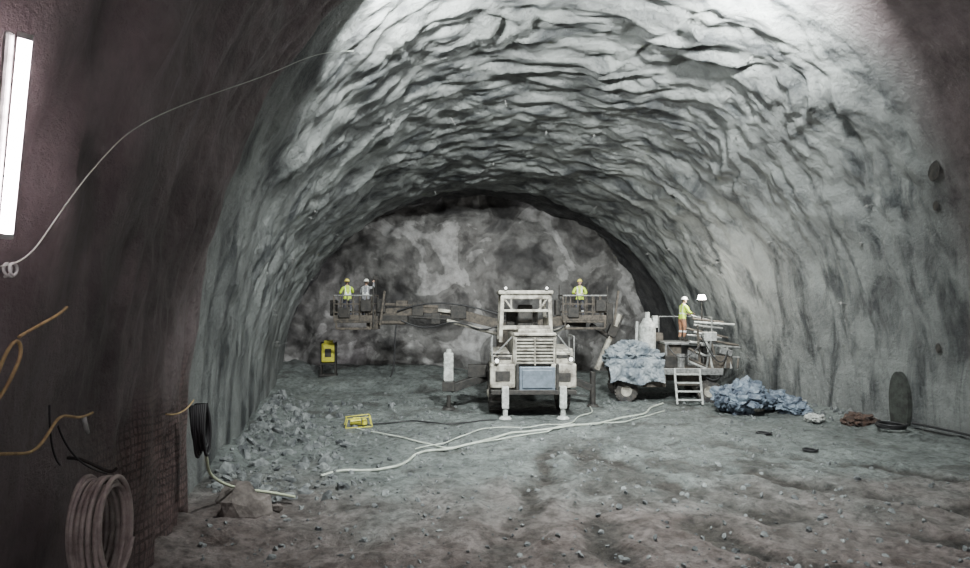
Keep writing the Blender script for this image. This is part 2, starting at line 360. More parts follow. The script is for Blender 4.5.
# ------------------------------------------------------------- people
def skin_mesh(name,vs,es,rad,sub=2):
    me=bpy.data.meshes.new(name); me.from_pydata(vs,es,[])
    o=bpy.data.objects.new(name,me); col.objects.link(o)
    o.modifiers.new('Skin','SKIN')
    sv=me.skin_vertices[0].data
    for i,r in enumerate(rad):
        sv[i].radius=r if isinstance(r,tuple) else (r,r)
    sv[0].use_root=True
    s=o.modifiers.new('Sub','SUBSURF'); s.levels=sub; s.render_levels=sub
    dg=bpy.context.evaluated_depsgraph_get(); dg.update()
    nm=bpy.data.meshes.new_from_object(o.evaluated_get(dg))
    bpy.data.objects.remove(o)
    for p in nm.polygons: p.use_smooth=True
    return nm
def worker(loc,rz,armL,armR,jacket,pants,helmet,lean=0.05,bend=0.0):
    """armL/armR : (elbow, hand) positions in local coords; faces +Y locally"""
    g=group('construction_worker',loc,rz)
    L=lean
    vs=[(0,0,.96),(0,L*.3,1.12),(0,L*.8,1.34),(0,L,1.48),(0,L+.02,1.57),
        (-.13,L*.9,1.43),(-.20,L*.9,1.42),armL[0],armL[1],
        (.13,L*.9,1.43),(.20,L*.9,1.42),armR[0],armR[1],
        (-.10,0,.88),(-.12,.03+bend,.50),(-.13,-.02,.12),(-.13,.03,.05),(-.14,.16,.045),
        (.10,0,.88),(.13,.06+bend,.50),(.14,.0,.12),(.14,.05,.05),(.15,.18,.045)]
    es=[(0,1),(1,2),(2,3),(3,4),(2,5),(5,6),(6,7),(7,8),(2,9),(9,10),(10,11),(11,12),
        (0,13),(13,14),(14,15),(15,16),(16,17),(0,18),(18,19),(19,20),(20,21),(21,22)]
    rd=[(.16,.12),(.155,.12),(.18,.13),(.09,.08),.058,.09,.078,.058,.038,.09,.078,.058,.038,
        .105,.075,.058,.055,.045,.105,.075,.058,.055,.045]
    nm=skin_mesh('body',vs,es,rd)
    for q in (jacket,pants,M_refl,M_boot,M_skin): nm.materials.append(q)
    for p in nm.polygons:
        c=p.center; z=c.z; arm=abs(c.x)>.24 or c.y>.26
        if z>1.525 and abs(c.x)<.1 and not arm: i=4
        elif z<.17: i=3
        elif z<.92 and not arm: i=1 if not (.36<z<.42) else 2
        elif (1.10<z<1.15 and not arm) or (abs(abs(c.x)-.1)<.025 and z>1.12 and not arm): i=2
        else: i=0
        p.material_index=i
    b=bpy.data.objects.new('body',nm); link(b,g)
    # head
    bm=bmesh.new(); bmesh.ops.create_uvsphere(bm,u_segments=24,v_segments=18,radius=1)
    for v in bm.verts:
        x,y,z=v.co
        j=1-0.22*max(0,-z)                                  # jaw taper
        v.co=V((x*.078*j,y*.098*(1 if y<0 else .96),z*.118))
        if y>.75 and abs(x)<.22 and -.35<z<.12: v.co.y+=.02*(1-abs(x)/.22)   # nose
        if y>.5 and abs(abs(x)-.42)<.2 and .0<z<.25: v.co.y-=.008            # sockets
        if y>.6 and z<-.7: v.co.y+=.008                                      # chin
    bmesh.ops.translate(bm,vec=V((0,L+.035,1.675)),verts=bm.verts)
    for sx in (-1,1):
        for (c,r,sc) in (((sx*.08,L+.03,1.672),.026,(.4,.8,1.2)),):
            rr=bmesh.ops.create_icosphere(bm,subdivisions=2,radius=r)
            bmesh.ops.scale(bm,vec=V(sc),verts=rr['verts']); bmesh.ops.translate(bm,vec=V(c),verts=rr['verts'])
    mesh_obj('head',bm,M_skin,g,True)
    e=P('eyes_and_mouth',M_hair,g)
    for sx in (-.031,.031): e.box((sx,L+.122,1.685),(.026,.012,.010),bev=.004)
    e.box((0,L+.124,1.612),(.046,.010,.008),bev=.003); e.done()
    bm=bmesh.new(); rr=bmesh.ops.create_uvsphere(bm,u_segments=20,v_segments=12,radius=.086)
    bmesh.ops.scale(bm,vec=V((1,1.08,1.1)),verts=bm.verts)
    bmesh.ops.delete(bm,geom=[v for v in bm.verts if v.co.y>.03 or v.co.z>.05],context='VERTS')
    bmesh.ops.translate(bm,vec=V((0,L+.022,1.675)),verts=bm.verts); mesh_obj('hair',bm,M_hair,g,True)
    # helmet
    bm=bmesh.new(); bmesh.ops.create_uvsphere(bm,u_segments=24,v_segments=14,radius=1)
    bmesh.ops.delete(bm,geom=[v for v in bm.verts if v.co.z<-.02],context='VERTS')
    for v in bm.verts:
        rim=1.14 if abs(v.co.z)<.05 else 1.0
        yy=v.co.y*.128*rim
        if rim>1 and v.co.y>0: yy+=.04*v.co.y
        v.co=V((v.co.x*.108*rim,yy,v.co.z*.125))
    bmesh.ops.translate(bm,vec=V((0,L+.03,1.715)),verts=bm.verts)
    mesh_obj('helmet',bm,helmet,g,True)
    # hands
    for nm_,A,s in (('hand_left',armL,-1),('hand_right',armR,1)):
        w=V(A[1]); d=(w-V(A[0])).normalized(); side=d.cross(V((0,0,1)))
        if side.length<.1: side=V((1,0,0))
        side.normalize(); up=side.cross(d).normalized()
        hv=[tuple(w-d*.01),tuple(w+d*.045),tuple(w+d*.085)]; he=[(0,1),(1,2)]; hr=[(.028,.022),(.04,.02),(.04,.018)]
        for k,off in enumerate((-.03,-.010,.010,.03)):
            ln=(.034,.040,.038,.028)[k]; b0=len(hv)
            p0=w+d*.09+side*off; p1=p0+d*ln-up*.006; p2=p1+d*ln*.6-up*.022; p3=p2+d*ln*.2-up*.022
            hv+= [tuple(p0),tuple(p1),tuple(p2),tuple(p3)]; he+=[(2,b0),(b0,b0+1),(b0+1,b0+2),(b0+2,b0+3)]; hr+=[.0095,.009,.0085,.0075]
        b0=len(hv); t0=w+d*.035-side*s*.04; t1=t0+d*.03-side*s*.018-up*.012; t2=t1+d*.028-up*.012
        hv+=[tuple(t0),tuple(t1),tuple(t2)]; he+=[(1,b0),(b0,b0+1),(b0+1,b0+2)]; hr+=[.012,.0105,.009]
        hm=skin_mesh(nm_,hv,he,hr,1); hm.materials.append(M_skin); link(bpy.data.objects.new(nm_,hm),g)
    return g

# ------------------------------------------------------------- drilling rig
def wheel(name,c,r,w,g):
    p=P(name,[M_rubber,M_cream],g)
    x,y,z=c
    p.cyl((x-w/2,y,z),(x+w/2,y,z),r*.93,seg=28)
    p.cyl((x-w*.36,y,z),(x+w*.36,y,z),r,seg=28)
    for k in range(22):
        a=k*2*math.pi/22
        p.box((x,y+math.cos(a)*r,z+math.sin(a)*r),(w*.9,.07,.09),rot=(a,0,0),bev=.01)
    for s in (-1,1):
        p.cyl((x+s*w*.40,y,z),(x+s*w*.53,y,z),r*.5,seg=20,mi=1); p.cyl((x+s*w*.5,y,z),(x+s*w*.62,y,z),r*.2,seg=12,mi=1)
    return p.done()
R=group('drilling_jumbo',(1.65,20.35,0),0.02)
P('chassis',M_dark,R).box((0,3.6,1.0),(1.5,6.8,.5)).box((0,.6,.95),(2.6,.6,.35)).box((0,5.2,1.5),(2.2,2.8,.7)).done()
for i,(x,y) in enumerate(((-1.28,1.3),(1.22,1.7),(-1.22,5.6),(1.22,5.6))): wheel('wheel_%d'%(i+1),(x,y,.66),.66,.44,R)
P('fender_left',M_cream,R).box((-1.05,.55,1.42),(.86,1.1,.82),bev=.05).box((-1.05,.75,1.95),(.8,.9,.35),bev=.04).box((-1.1,1.5,2.15),(.6,2.2,.12)).done()
P('fender_right',M_cream,R).box((1.03,.55,1.42),(.86,1.1,.82),bev=.05).box((1.05,.8,2.0),(.74,.9,.42),bev=.04).box((1.1,1.5,2.25),(.6,2.2,.12)).done()
P('fender_recesses',M_dark,R).box((-1.05,-.01,1.42),(.5,.04,.34),bev=.01).box((1.05,-.01,1.38),(.42,.04,.3),bev=.01).box((-1.05,.29,2.0),(.6,.03,.1),bev=.01).box((1.05,.34,2.05),(.5,.03,.12),bev=.01).box((-.58,.2,1.6),(.06,.3,1.1)).box((.72,.2,1.6),(.06,.3,1.1)).box((.05,.08,2.78),(1.3,.06,.05)).box((-1.05,.3,2.14),(.7,.06,.04)).box((0,.0,1.0),(1.2,.1,.12)).done()
P('rear_panel',M_blueg,R).box((.12,-.02,1.33),(1.22,.12,.82),bev=.03).box((.12,-.1,1.33),(1.02,.06,.62),bev=.02).done()
P('bumper',M_dark,R).box((0,-.02,.88),(2.9,.22,.16)).box((-.55,-.06,1.4),(.1,.1,.9)).box((.8,-.06,1.4),(.1,.1,.9)).done()
P('engine_hood',M_cream,R).box((.05,1.6,2.28),(1.5,3.0,1.05),bev=.07).box((.05,.25,2.83),(1.45,.5,.1),bev=.03).box((.05,1.6,2.9),(1.1,2.6,.2),bev=.04).done()
p=P('radiator_grille',[M_dark,M_cream],R).box((.05,.10,2.25),(1.28,.06,.92))
for k in range(8): p.box((.05,.05,1.86+k*.112),(1.26,.07,.045),rot=(.5,0,0),bev=.008,mi=1)
for x in (-.6,.05,.7): p.box((x,.04,2.25),(.05,.08,.95),bev=.01,mi=1)
p.done()
p=P('cab_canopy',M_cream,R)
x0,x1,ya,yb=-1.08,.72,1.0,2.7
for x in (x0,x1):
    for y in (ya,yb): p.beam((x,y,2.5),(x*.93,y,4.2),.13,.13)
p.box(((x0+x1)/2,(ya+yb)/2,4.27),(1.95,2.0,.14),bev=.04).box(((x0+x1)/2,ya-.02,4.12),(1.75,.1,.18),bev=.03)
p.box(((x0+x1)/2,ya,3.62),(1.7,.07,.09)).box(((x0+x1)/2,ya,3.02),(1.8,.08,.14)).box((x0+.38,ya,3.9),(.07,.07,.55)).box((x1-.38,ya,3.9),(.07,.07,.55))
p.beam((x0+.1,ya,4.1),(x0+.45,ya,3.62),.06,.06).beam((x1-.1,ya,4.1),(x1-.45,ya,3.62),.06,.06)
p.box((x0+.05,1.85,3.1),(.06,1.6,.5)).box((x1-.05,1.85,3.1),(.06,1.6,.5))
p.done()
P('operator_console',M_dark,R).box((-.15,1.9,3.15),(.6,.55,.5),bev=.06).box((-.15,1.62,3.5),(.55,.14,.65),bev=.06).box((-.2,2.5,3.3),(1.2,.3,.7),bev=.04).cyl((.3,2.1,3.2),(.3,1.9,3.55),.03).done()
p=P('handrails',M_steel,R)
for x in (-1.4,1.4):
    p.beam((x,.15,1.9),(x,.15,2.75),.04,.04,.005).beam((x,1.2,1.9),(x,1.2,2.75),.04,.04,.005).beam((x,.15,2.75),(x,1.2,2.75),.04,.04,.005)
p.beam((-1.3,.1,2.15),(-.72,.1,2.75),.04,.04,.005).beam((1.3,.1,2.2),(.85,.1,2.8),.04,.04,.005)
p.done()
p=P('rear_jacks',M_white,R)
for x in (-.97,.98):
    p.box((x,-.12,.72),(.24,.24,.75),bev=.03).cyl((x,-.12,.05),(x,-.12,.5),.085).cyl((x,-.12,.0),(x,-.12,.07),.22,.16)
p.done()
p=P('work_lamps',[M_dark,M_lampS],R)
for (x,z) in ((-1.25,1.95),(1.25,2.0)):
    p.cyl((x,-.02,z),(x,-.12,z),.10,seg=18); p.cyl((x,-.12,z),(x,-.135,z),.07,seg=18,mi=1)
for x in (-.9,.55): p.cyl((x,.95,4.42),(x,.82,4.42),.08,seg=18); p.cyl((x,.82,4.42),(x,.81,4.42),.05,seg=18,mi=1)
p.done()
p=P('outrigger',[M_dark,M_white],R)
p.beam((-1.1,2.4,1.25),(-2.9,1.75,.75),.28,.30).box((-2.95,1.7,.85),(.45,.4,.35)).cyl((-2.95,1.7,.05),(-2.95,1.7,.5),.08).cyl((-2.95,1.7,0),(-2.95,1.7,.08),.26,.2)
p.box((-2.95,1.7,1.55),(.36,.3,1.05),bev=.05,mi=1).cyl((-2.95,1.7,2.05),(-2.95,1.7,2.2),.1,mi=1)
p.box((-1.9,2.2,1.35),(.7,.5,.45),mi=0)
p.beam((1.1,2.4,1.2),(2.4,2.2,.7),.24,.26).cyl((2.45,2.2,.05),(2.45,2.2,1.3),.11).cyl((2.45,2.2,0),(2.45,2.2,.08),.24,.18)
p.done()
P('boom_turret',M_brown,R).box((0,6.3,2.1),(2.0,1.2,1.2),bev=.08).cyl((-.6,6.3,2.2),(-.6,6.3,3.1),.32).cyl((.6,6.3,2.2),(.6,6.3,3.1),.32).done()
p=P('boom_left',[M_brown,M_cream,M_dark],R)
p.beam((-.6,6.3,2.85),(-2.6,6.4,3.35),.42,.42,mi=0).beam((-2.4,6.4,3.33),(-4.6,6.45,3.62),.26,.26,mi=0).beam((-2.6,6.15,3.42),(-3.6,6.2,3.56),.1,.14,mi=1)
p.box((-2.7,6.4,3.45),(.7,.6,.55),mi=2).beam((-4.4,6.45,3.55),(-6.7,6.5,3.35),.36,.40,mi=0).box((-4.5,6.45,3.6),(.5,.5,.6),mi=2)
p.cyl((-.8,6.05,2.45),(-3.2,6.1,3.1),.08,mi=1).cyl((-3.2,6.1,3.15),(-4.7,6.1,3.25),.06,mi=2)
p.box((-5.6,6.5,3.15),(1.3,.5,.35),mi=2).cyl((-5.0,6.2,3.0),(-6.4,6.3,3.0),.09,mi=0).box((-6.5,6.5,3.0),(.5,.6,.6),mi=0)
p.beam((-3.6,6.3,3.7),(-6.0,6.3,3.82),.1,.12,mi=0).box((-5.2,6.3,3.85),(.5,.3,.25),mi=0).box((-3.7,6.2,3.2),(.4,.3,.5),mi=2)
p.box((-6.1,6.3,3.75),(.35,.3,.6),mi=2)
p.done()
p=P('boom_right',[M_brown,M_cream,M_dark],R)
p.beam((.6,6.3,2.85),(1.9,6.5,3.1),.42,.42).beam((1.7,6.5,3.1),(3.0,6.6,2.95),.34,.36,mi=2).cyl((.9,6.0,2.4),(2.2,6.2,2.85),.08,mi=1).done()
p=P('feed_beam',[M_cream,M_dark],R)
p.beam((3.45,6.3,.9),(4.55,6.6,3.35),.16,.2).beam((3.62,6.2,.9),(4.72,6.5,3.35),.06,.08,mi=1).box((4.2,6.5,2.6),(.4,.35,.5),rot=(0,.42,0),mi=1).cyl((3.2,6.4,2.9),(4.1,6.5,2.3),.1,mi=1)
p.done()
def basket(name,x0,x1,ya,yb,z,h=1.1):
    p=P(name,[M_brown,M_steel,M_dark],R)
    p.box(((x0+x1)/2,(ya+yb)/2,z-.05),(x1-x0,yb-ya,.1)).box(((x0+x1)/2,ya,z+.12),(x1-x0,.03,.24),bev=.005)
    for k in range(7):
        x=lerp(x0,x1,k/6)
        for y in (ya,yb): p.beam((x,y,z),(x,y,z+h),.05,.05,.005)
    for f in (.33,.66,1):
        for y in (ya,yb): p.beam((x0,y,z+h*f),(x1,y,z+h*f),.05,.05,.005,mi=int(f==1))
        for x in (x0,x1): p.beam((x,ya,z+h*f),(x,yb,z+h*f),.05,.05,.005)
    p.beam((x0+.1,ya,z-.35),(x1-.1,ya,z-.35),.08,.1).beam((x0+.1,ya,z-.35),(x0+.1,ya,z),.08,.08).beam((x1-.1,ya,z-.35),(x1-.1,ya,z),.08,.08)
    p.box((x0-.15,(ya+yb)/2,z+.55),(.25,.5,.7),bev=.04,mi=2)
    p.box((x1-.3,ya-.1,z+.65),(.45,.2,.5),bev=.03,mi=2).box((x0+.45,ya-.06,z+.35),(.5,.1,.45),bev=.03,mi=2).beam((x1,ya,z-.3),(x1,ya,z+1.5),.07,.07,mi=2).beam((x0+.02,yb,z),(x0+.02,yb,z+1.6),.05,.05,mi=2)
    p.box((x1+.2,(ya+yb)/2,z+.3),(.3,.6,.9),bev=.04,mi=2).beam((x1+.3,ya,z-.2),(x1+.5,ya,z+1.3),.09,.09,mi=0)
    return p.done()
basket('basket_left',-8.1,-6.4,5.9,7.2,3.1)
basket('basket_right',1.9,3.85,6.0,7.3,3.1)
P('basket_lamp',[M_dark,M_lamp],R).cyl((-6.5,7.2,4.2),(-6.5,7.2,4.9),.03).box((-6.5,7.25,5.0),(.24,.12,.18)).box((-6.5,7.325,5.0),(.2,.03,.14),mi=1).done()
tube('hydraulic_hoses',[[(-.6,6,3.1),(-1.4,5.9,2.5),(-2.4,6,3.0),(-3.2,6,3.1),(-4.2,6.1,2.6),(-5.2,6.1,3.1)],[(-.4,6,3.2),(-1.6,6,3.6),(-2.9,6.2,3.9),(-4.4,6.2,3.9),(-5.4,6.2,3.5)],[(.7,6,3),(1.3,5.9,2.3),(2,6,2.9)],[(-5.4,6.2,3.1),(-5.6,6.2,2.0),(-5.4,6.2,1.2),(-5.7,6.2,.6)]],.035,M_blk,R)
def Rw(x,y,z):
    return tuple(Matrix.Translation((1.65,20.35,0))@Matrix.Rotation(.02,4,'Z')@V((x,y,z)))
worker(Rw(-7.65,6.55,3.12),0.5,((-.30,.12,1.18),(-.22,.38,1.20)),((.30,.14,1.22),(.20,.40,1.28)),M_hv,M_pants,M_helmy)
worker(Rw(-6.85,6.6,3.12),-0.2,((-.30,.12,1.18),(-.20,.38,1.25)),((.30,.18,1.45),(.22,.38,1.68)),M_greyj,M_pants,M_helm)
worker(Rw(2.75,6.6,3.11),2.9,((-.30,.12,1.18),(-.18,.38,1.18)),((.30,.12,1.18),(.18,.38,1.20)),M_hv,M_pants,M_helmy)

# --------------------------------------------------------- supply platform vehicle (right)
T=group('service_platform_truck',(7.0,23.4,0),-0.06)
P('deck',[M_brown,M_steel],T).box((.05,1.1,1.22),(4.3,2.3,.18)).box((.05,-.06,1.22),(4.35,.06,.26),mi=1).box((0,1.1,.95),(3.9,.9,.36)).box((-.4,.2,.85),(.9,.5,.5)).box((1.0,.5,.85),(.8,.5,.45)).done()
for i,(x,y) in enumerate(((-1.45,.25),(1.75,.25),(-1.45,2.0),(1.75,2.0))):
    q=wheel('wheel_%d'%(i+1),(0,0,0),.42,.3,T); q.location=(x,y,.42); q.rotation_euler=(0,0,math.pi/2)
p=P('step_ladder',M_white,T)
for x in (.35,1.3): p.beam((x,-.55,.02),(x,-.12,1.35),.07,.09,.01)
for k in range(4):
    t=(k+.6)/4.3; p.box((.82,lerp(-.55,-.12,t),lerp(0,1.35,t)),(.95,.16,.05),bev=.01)
p.done()
p=P('upper_platform',[M_steel,M_brown,M_dark],T)
p.box((1.15,1.45,2.25),(1.9,1.4,.1)).box((.55,1.5,1.75),(.7,1.1,.85),mi=1).box((1.6,1.6,1.7),(.8,.9,.75),mi=0)
p.box((.35,.6,1.55),(.5,.4,.45),mi=2).cyl((.75,.5,1.32),(.75,.5,1.85),.17,mi=0).box((.1,1.9,2.45),(.5,.4,.35),mi=1)
for x in (.25,2.05):
    for y in (.8,2.1): p.beam((x,y,1.3),(x,y,2.25),.08,.08,.01)
for x in (2.05,):
    for y in (.8,1.45,2.1): p.beam((x,y,2.3),(x,y,3.3),.045,.045,.005)
    p.beam((x,.8,3.3),(x,2.1,3.3),.045,.045,.005).beam((x,.8,2.8),(x,2.1,2.8),.045,.045,.005)
p.beam((.25,2.1,2.3),(.25,2.1,3.3),.045,.045,.005).beam((.25,2.1,3.3),(2.05,2.1,3.3),.045,.045,.005)
p.done()
p=P('pipe_bundle',[M_white,M_brown,M_steel],T)
for k in range(15):
    z=1.35+k*.13; a=random.uniform(-.45,.15); x0=1.2+random.uniform(-.2,.5); ln=random.uniform(.9,1.7)
    p.cyl((x0,.35+.05*k,z+.2),(x0+ln,.5+.04*k,z+.2+a-.2),.045,mi=k%3)
for k in range(7):
    x=1.5+k*.24
    p.beam((x,.45,1.3),(x+random.uniform(-.3,.4),.55,3.0-.22*k),.06,.08,.01,mi=(k+1)%3)
p.box((2.3,.8,1.55),(.9,.7,.5),mi=1).box((1.9,.6,2.55),(.5,.3,.35),mi=0).box((2.5,.6,1.95),(.5,.4,.25),rot=(0,.3,0),mi=2).done()
tube('hoses',[[(1.5,.3,2.6),(1.9,.1,1.6),(2.3,.2,1.2),(2.5,.3,2.0)],[(1.3,.3,1.4),(1.6,0,.8),(2.1,-.1,.7),(2.3,.2,1.3)],[(.2,.3,2.2),(.5,.0,1.5),(1.0,.1,1.7),(1.5,.3,2.3)]],.025,M_blk,T)
p=P('lamp_mast',[M_dark,M_lamp],T); p.cyl((1.72,1.0,1.3),(1.72,1.0,3.9),.035)
p.box((1.72,1.0,3.98),(.3,.16,.06))
p.cyl((1.72,1.0,4.02),(1.72,1.0,4.20),.17,.12,seg=20,mi=1).done()
p=P('mixing_tank',M_white,T); p.cyl((-.35,1.5,1.3),(-.35,1.5,2.9),.34,seg=24).cyl((-.35,1.5,2.9),(-.35,1.5,3.25),.34,.16,seg=24).cyl((-.35,1.5,3.25),(-.35,1.5,3.5),.1).box((-.05,1.5,3.1),(.2,.3,.5)).cyl((-.8,1.6,1.3),(-.75,1.6,3.1),.06).done()
def crumple(name,lumps,m,parent=None,sub=5,amp=.5,floor=0.0):
    """heap of crumpled sheeting: folded, creased lumps merged into one mesh"""
    bm=bmesh.new()
    for (x,y,z,rx,ry,rz,s) in lumps:
        rr=bmesh.ops.create_icosphere(bm,subdivisions=sub,radius=1)
        for v in rr['verts']:
            q=v.co*1.2+V((s*3.1,s,s*1.7))
            k=abs(noise.noise(q*1.1))*1.5+abs(noise.noise(q*2.3+V((5,0,0))))*.9+abs(noise.noise(q*5))*.35
            w=V((noise.noise(q*1.6+V((9,0,0))),noise.noise(q*1.6+V((0,9,0))),noise.noise(q*1.6+V((0,0,9)))))*.35
            c=v.co*(.72+amp*k)+w
            c=V((x+c.x*rx,y+c.y*ry,z+c.z*rz)); c.z=max(c.z,floor-.03)
            v.co=c
    return mesh_obj(name,bm,m,parent)
crumple('load_tarp',[(-1.5,.8,1.62,.62,.75,.42,1),(-.75,.75,1.72,.62,.7,.46,2),(-1.15,1.2,1.9,.6,.6,.42,3),(-.3,.7,1.55,.4,.6,.35,4),(-1.8,.7,1.45,.35,.6,.32,5)],M_tarpw,T,5,.45,1.32)
bm=bmesh.new(); g={}
for i in range(91):
    for j in range(31):
        x=lerp(-2.15,-.05,i/90); t=j/30
        bot=.80+.5*noise.noise(V((x*1.4,1,1)))
        z=lerp(1.70,bot,t); y=-.16-.12*t+.10*math.sin(x*7+noise.noise(V((x,z,2)))*5)*(.3+t)-.22*abs(noise.noise(V((x*2.2,z*2.2,4))))-.08*abs(noise.noise(V((x*6,z*6,4))))
        g[i,j]=bm.verts.new((x+.12*noise.noise(V((z*2,x,3))),y,z))
for i in range(90):
    for j in range(30): bm.faces.new((g[i,j],g[i+1,j],g[i+1,j+1],g[i,j+1]))
mesh_obj('tarp_skirt',bm,M_tarpw,T,False)
def Tw(x,y,z): return tuple(Matrix.Translation((7.0,23.4,0))@Matrix.Rotation(-.06,4,'Z')@V((x,y,z)))
worker(Tw(1.05,1.45,2.31),-1.3,((-.30,.12,1.18),(-.20,.36,1.12)),((.30,.14,1.18),(.16,.38,1.15)),M_hv,M_orange,M_helm,lean=.08)

# --------------------------------------------------------- tarp pile and small things
lm=[]
rnd=random.Random(11)
for k in range(17):
    u=rnd.uniform(-1,1); v=rnd.uniform(-1,1); 
    h=.46*(1-.6*abs(u+.25))
    lm.append((u*1.2,v*.75,.14+h*rnd.uniform(.4,1.3),rnd.uniform(.32,.52),rnd.uniform(.3,.48),rnd.uniform(.22,.38),k+2.3))
lm+=[(-.35,.3,.62,.5,.5,.5,31),(-.85,.1,.4,.45,.45,.45,32),(1.35,-.3,.08,.35,.3,.14,33)]
o=crumple('crumpled_tarp_pile',lm,M_tarp,None,4,.6,0.0); o.location=(9.7,21.4,0.03)
o=crumple('plastic_sack',[(0,0,.12,.26,.2,.13,4),(.15,.05,.1,.2,.16,.1,6)],M_white,None,4,.5); o.location=(10.75,19.6,fz(10.7,19.6)+.02)
o=crumple('rusty_sack',[(0,0,.15,.34,.25,.2,4),(.25,.05,.12,.3,.22,.14,6),(-.3,.0,.1,.2,.2,.12,8)],M_red,None,4,.6); o.location=(11.75,18.9,fz(11.75,18.9)+.02)
def coil(name,c,r,n,tr,m,tilt=(0,0,0),spread=.04,jit=.03,parent=None,flat=1.0):
    pts=[]; E=Euler(tilt).to_matrix(); rnd=random.Random(len(name)+n)
    for k in range(n*14):
        a=k*2*math.pi/14; rr=r*(1+jit*math.sin(k*.37+rnd.random()))
        q=E@V((rr*math.cos(a),rr*math.sin(a)*flat,spread*k/14))
        pts.append((c[0]+q.x,c[1]+q.y,c[2]+q.z))
    return tube(name,pts,tr,m,parent)
coil('black_hose_coil',(12.15,17.9,fz(12.1,17.9)+.06),.38,3,.03,M_blk,spread=.05,jit=.12)
coil('cable_ring',(8.3,17.8,fz(8.3,17.8)+.04),.2,2,.022,M_blk,jit=.15)
coil('cable_ring',(8.75,16.1,fz(8.75,16.1)+.04),.18,2,.02,M_blk,jit=.15)
# yellow case near the face
C=group('yellow_equipment_case',(-7.45,28.6,fz(-7.45,28.6)),.1)
P('case_body',M_yel,C).box((0,0,1.15),(.62,.45,.9),bev=.06).box((0,-.02,1.66),(.4,.3,.14),bev=.03).done()
P('case_frame',M_dark,C).box((-.33,0,.85),(.06,.5,1.6)).box((.33,0,.85),(.06,.5,1.6)).box((0,-.24,1.15),(.3,.04,.4)).box((0,0,.62),(.7,.5,.08)).box((0,0,.08),(.8,.6,.1)).done()
# small yellow pump on floor
C=group('yellow_water_pump',(-4.0,18.9,fz(-4.0,18.9)),.3)
P('pump_body',M_yel,C).cyl((-.24,0,.17),(.08,0,.17),.09,seg=20).box((.2,0,.15),(.16,.2,.2),bev=.05).box((-.05,0,.28),(.22,.1,.05),bev=.02).done()
p=P('pump_frame',M_yel,C)
for y in (-.22,.22): p.beam((-.40,y,.03),(.42,y,.03),.028,.028,.006).beam((-.40,y,.03),(-.34,y,.30),.028,.028,.006).beam((.42,y,.03),(.36,y,.34),.028,.028,.006).beam((-.34,y,.30),(.36,y,.34),.028,.028,.006)
p.beam((-.36,-.22,.3),(-.36,.22,.3),.028,.028,.006).beam((.36,-.22,.34),(.36,.22,.34),.028,.028,.006)
p.done()

# hoses over the floor
def ground_line(name,xy,r,m,off=.04):
    pts=[]
    for a,b in zip(xy,xy[1:]):
        n=max(2,int(math.dist(a,b)/.4))
        for k in range(n):
            t=k/n; x=lerp(a[0],b[0],t)+.08*math.sin(a[1]*3+t*6); y=lerp(a[1],b[1],t)+.06*math.sin(a[0]*2+t*5); pts.append((x,y,fz(x,y)+off))
    return tube(name,pts,r,m)
ground_line('white_air_hose',[(-3.7,13.6),(-3.0,14.0),(-2.3,14.0),(-1.9,14.9),(-1.7,15.8),(-.3,16.6),(.6,17.5),(1.6,18.2),(3.2,18.8),(4.4,20.0),(5.6,21.2),(6.4,22.4),(7.0,23.2)],.034,M_hose)
ground_line('white_air_hose',[(-3.9,18.6),(-2.6,17.4),(-1.0,16.3),(0.4,16.9),(1.8,17.7),(2.7,19.4),(3.8,21.5),(4.2,23.5)],.022,M_hose)
ground_line('white_air_hose',[(-1.8,16.1),(-.6,17.3),(.2,18.4),(1.4,18.6),(2.6,19.0),(4.6,19.6),(6.6,21.6)],.018,M_hose)
ground_line('black_power_cable',[(-3.6,19.1),(-2.6,19.8),(-1.2,19.0),(.3,19.6),(.6,20.2)],.022,M_blk)
# rubble
def rocks(name,lst,m):
    bm=bmesh.new()
    for (x,y,z,r,s) in lst:
        rr=bmesh.ops.create_icosphere(bm,subdivisions=2 if r>.03 else 1,radius=r)
        E=Euler((s,s*2.3,s*3.1)).to_matrix(); sc=V((1,.75+.3*math.sin(s),.6+.2*math.cos(s)))
        for v in rr['verts']:
            n=noise.noise(v.co/r*1.1+V((s,s,s)))
            q=v.co*(1+.6*n); q=V((q.x*sc.x,q.y*sc.y,q.z*sc.z)); q=E@q
            v.co=q+V((x,y,z))
    return mesh_obj(name,bm,m)
lst=[]
for k in range(620):
    y=random.uniform(11.6,23.5); xl=wall_x(y,.3,-1); x=xl+.1+abs(random.gauss(0,1.6)); r=random.choice((.03,.03,.04,.05,.05,.06,.07,.09,.12,.16,.2))
    lst.append((x,y,fz(x,y)+r*.05,r,random.uniform(0,6)))
rocks('rubble_heap',lst,M_rock)
lst=[]
for k in range(2200):
    y=8+18*random.random()**1.3; x=random.gauss(1,5) if k%2 else random.uniform(-5,11); r=random.choice((.015,.02,.03,.03,.04,.05,.07))
    if x>wall_x(y,.2,1)-.3 or x<wall_x(y,.2,-1)+.3: continue
    if -.2<x<3.6 and 19.8<y<28: continue
    lst.append((x,y,fz(x,y)+r*.1,r,random.uniform(0,6)))
rocks('scattered_gravel',lst,M_rock)
rocks('boulder',[(-4.35,10.75,fz(-4.35,10.75)+.12,.42,1.2),(-4.8,11.2,fz(-4.8,11.2)+.1,.27,2.6),(-3.9,11.2,fz(-3.9,11.2)+.05,.16,4)],M_rockb)
lst=[]
for k in range(90):
    y=random.uniform(19.6,28); x=wall_x(y,.2,1)-.1-abs(random.gauss(0,.6)); r=random.choice((.05,.07,.1,.15))
    lst.append((x,y,fz(x,y)+r*.1,r,random.uniform(0,6)))
rocks('rubble_heap',lst,M_rock)

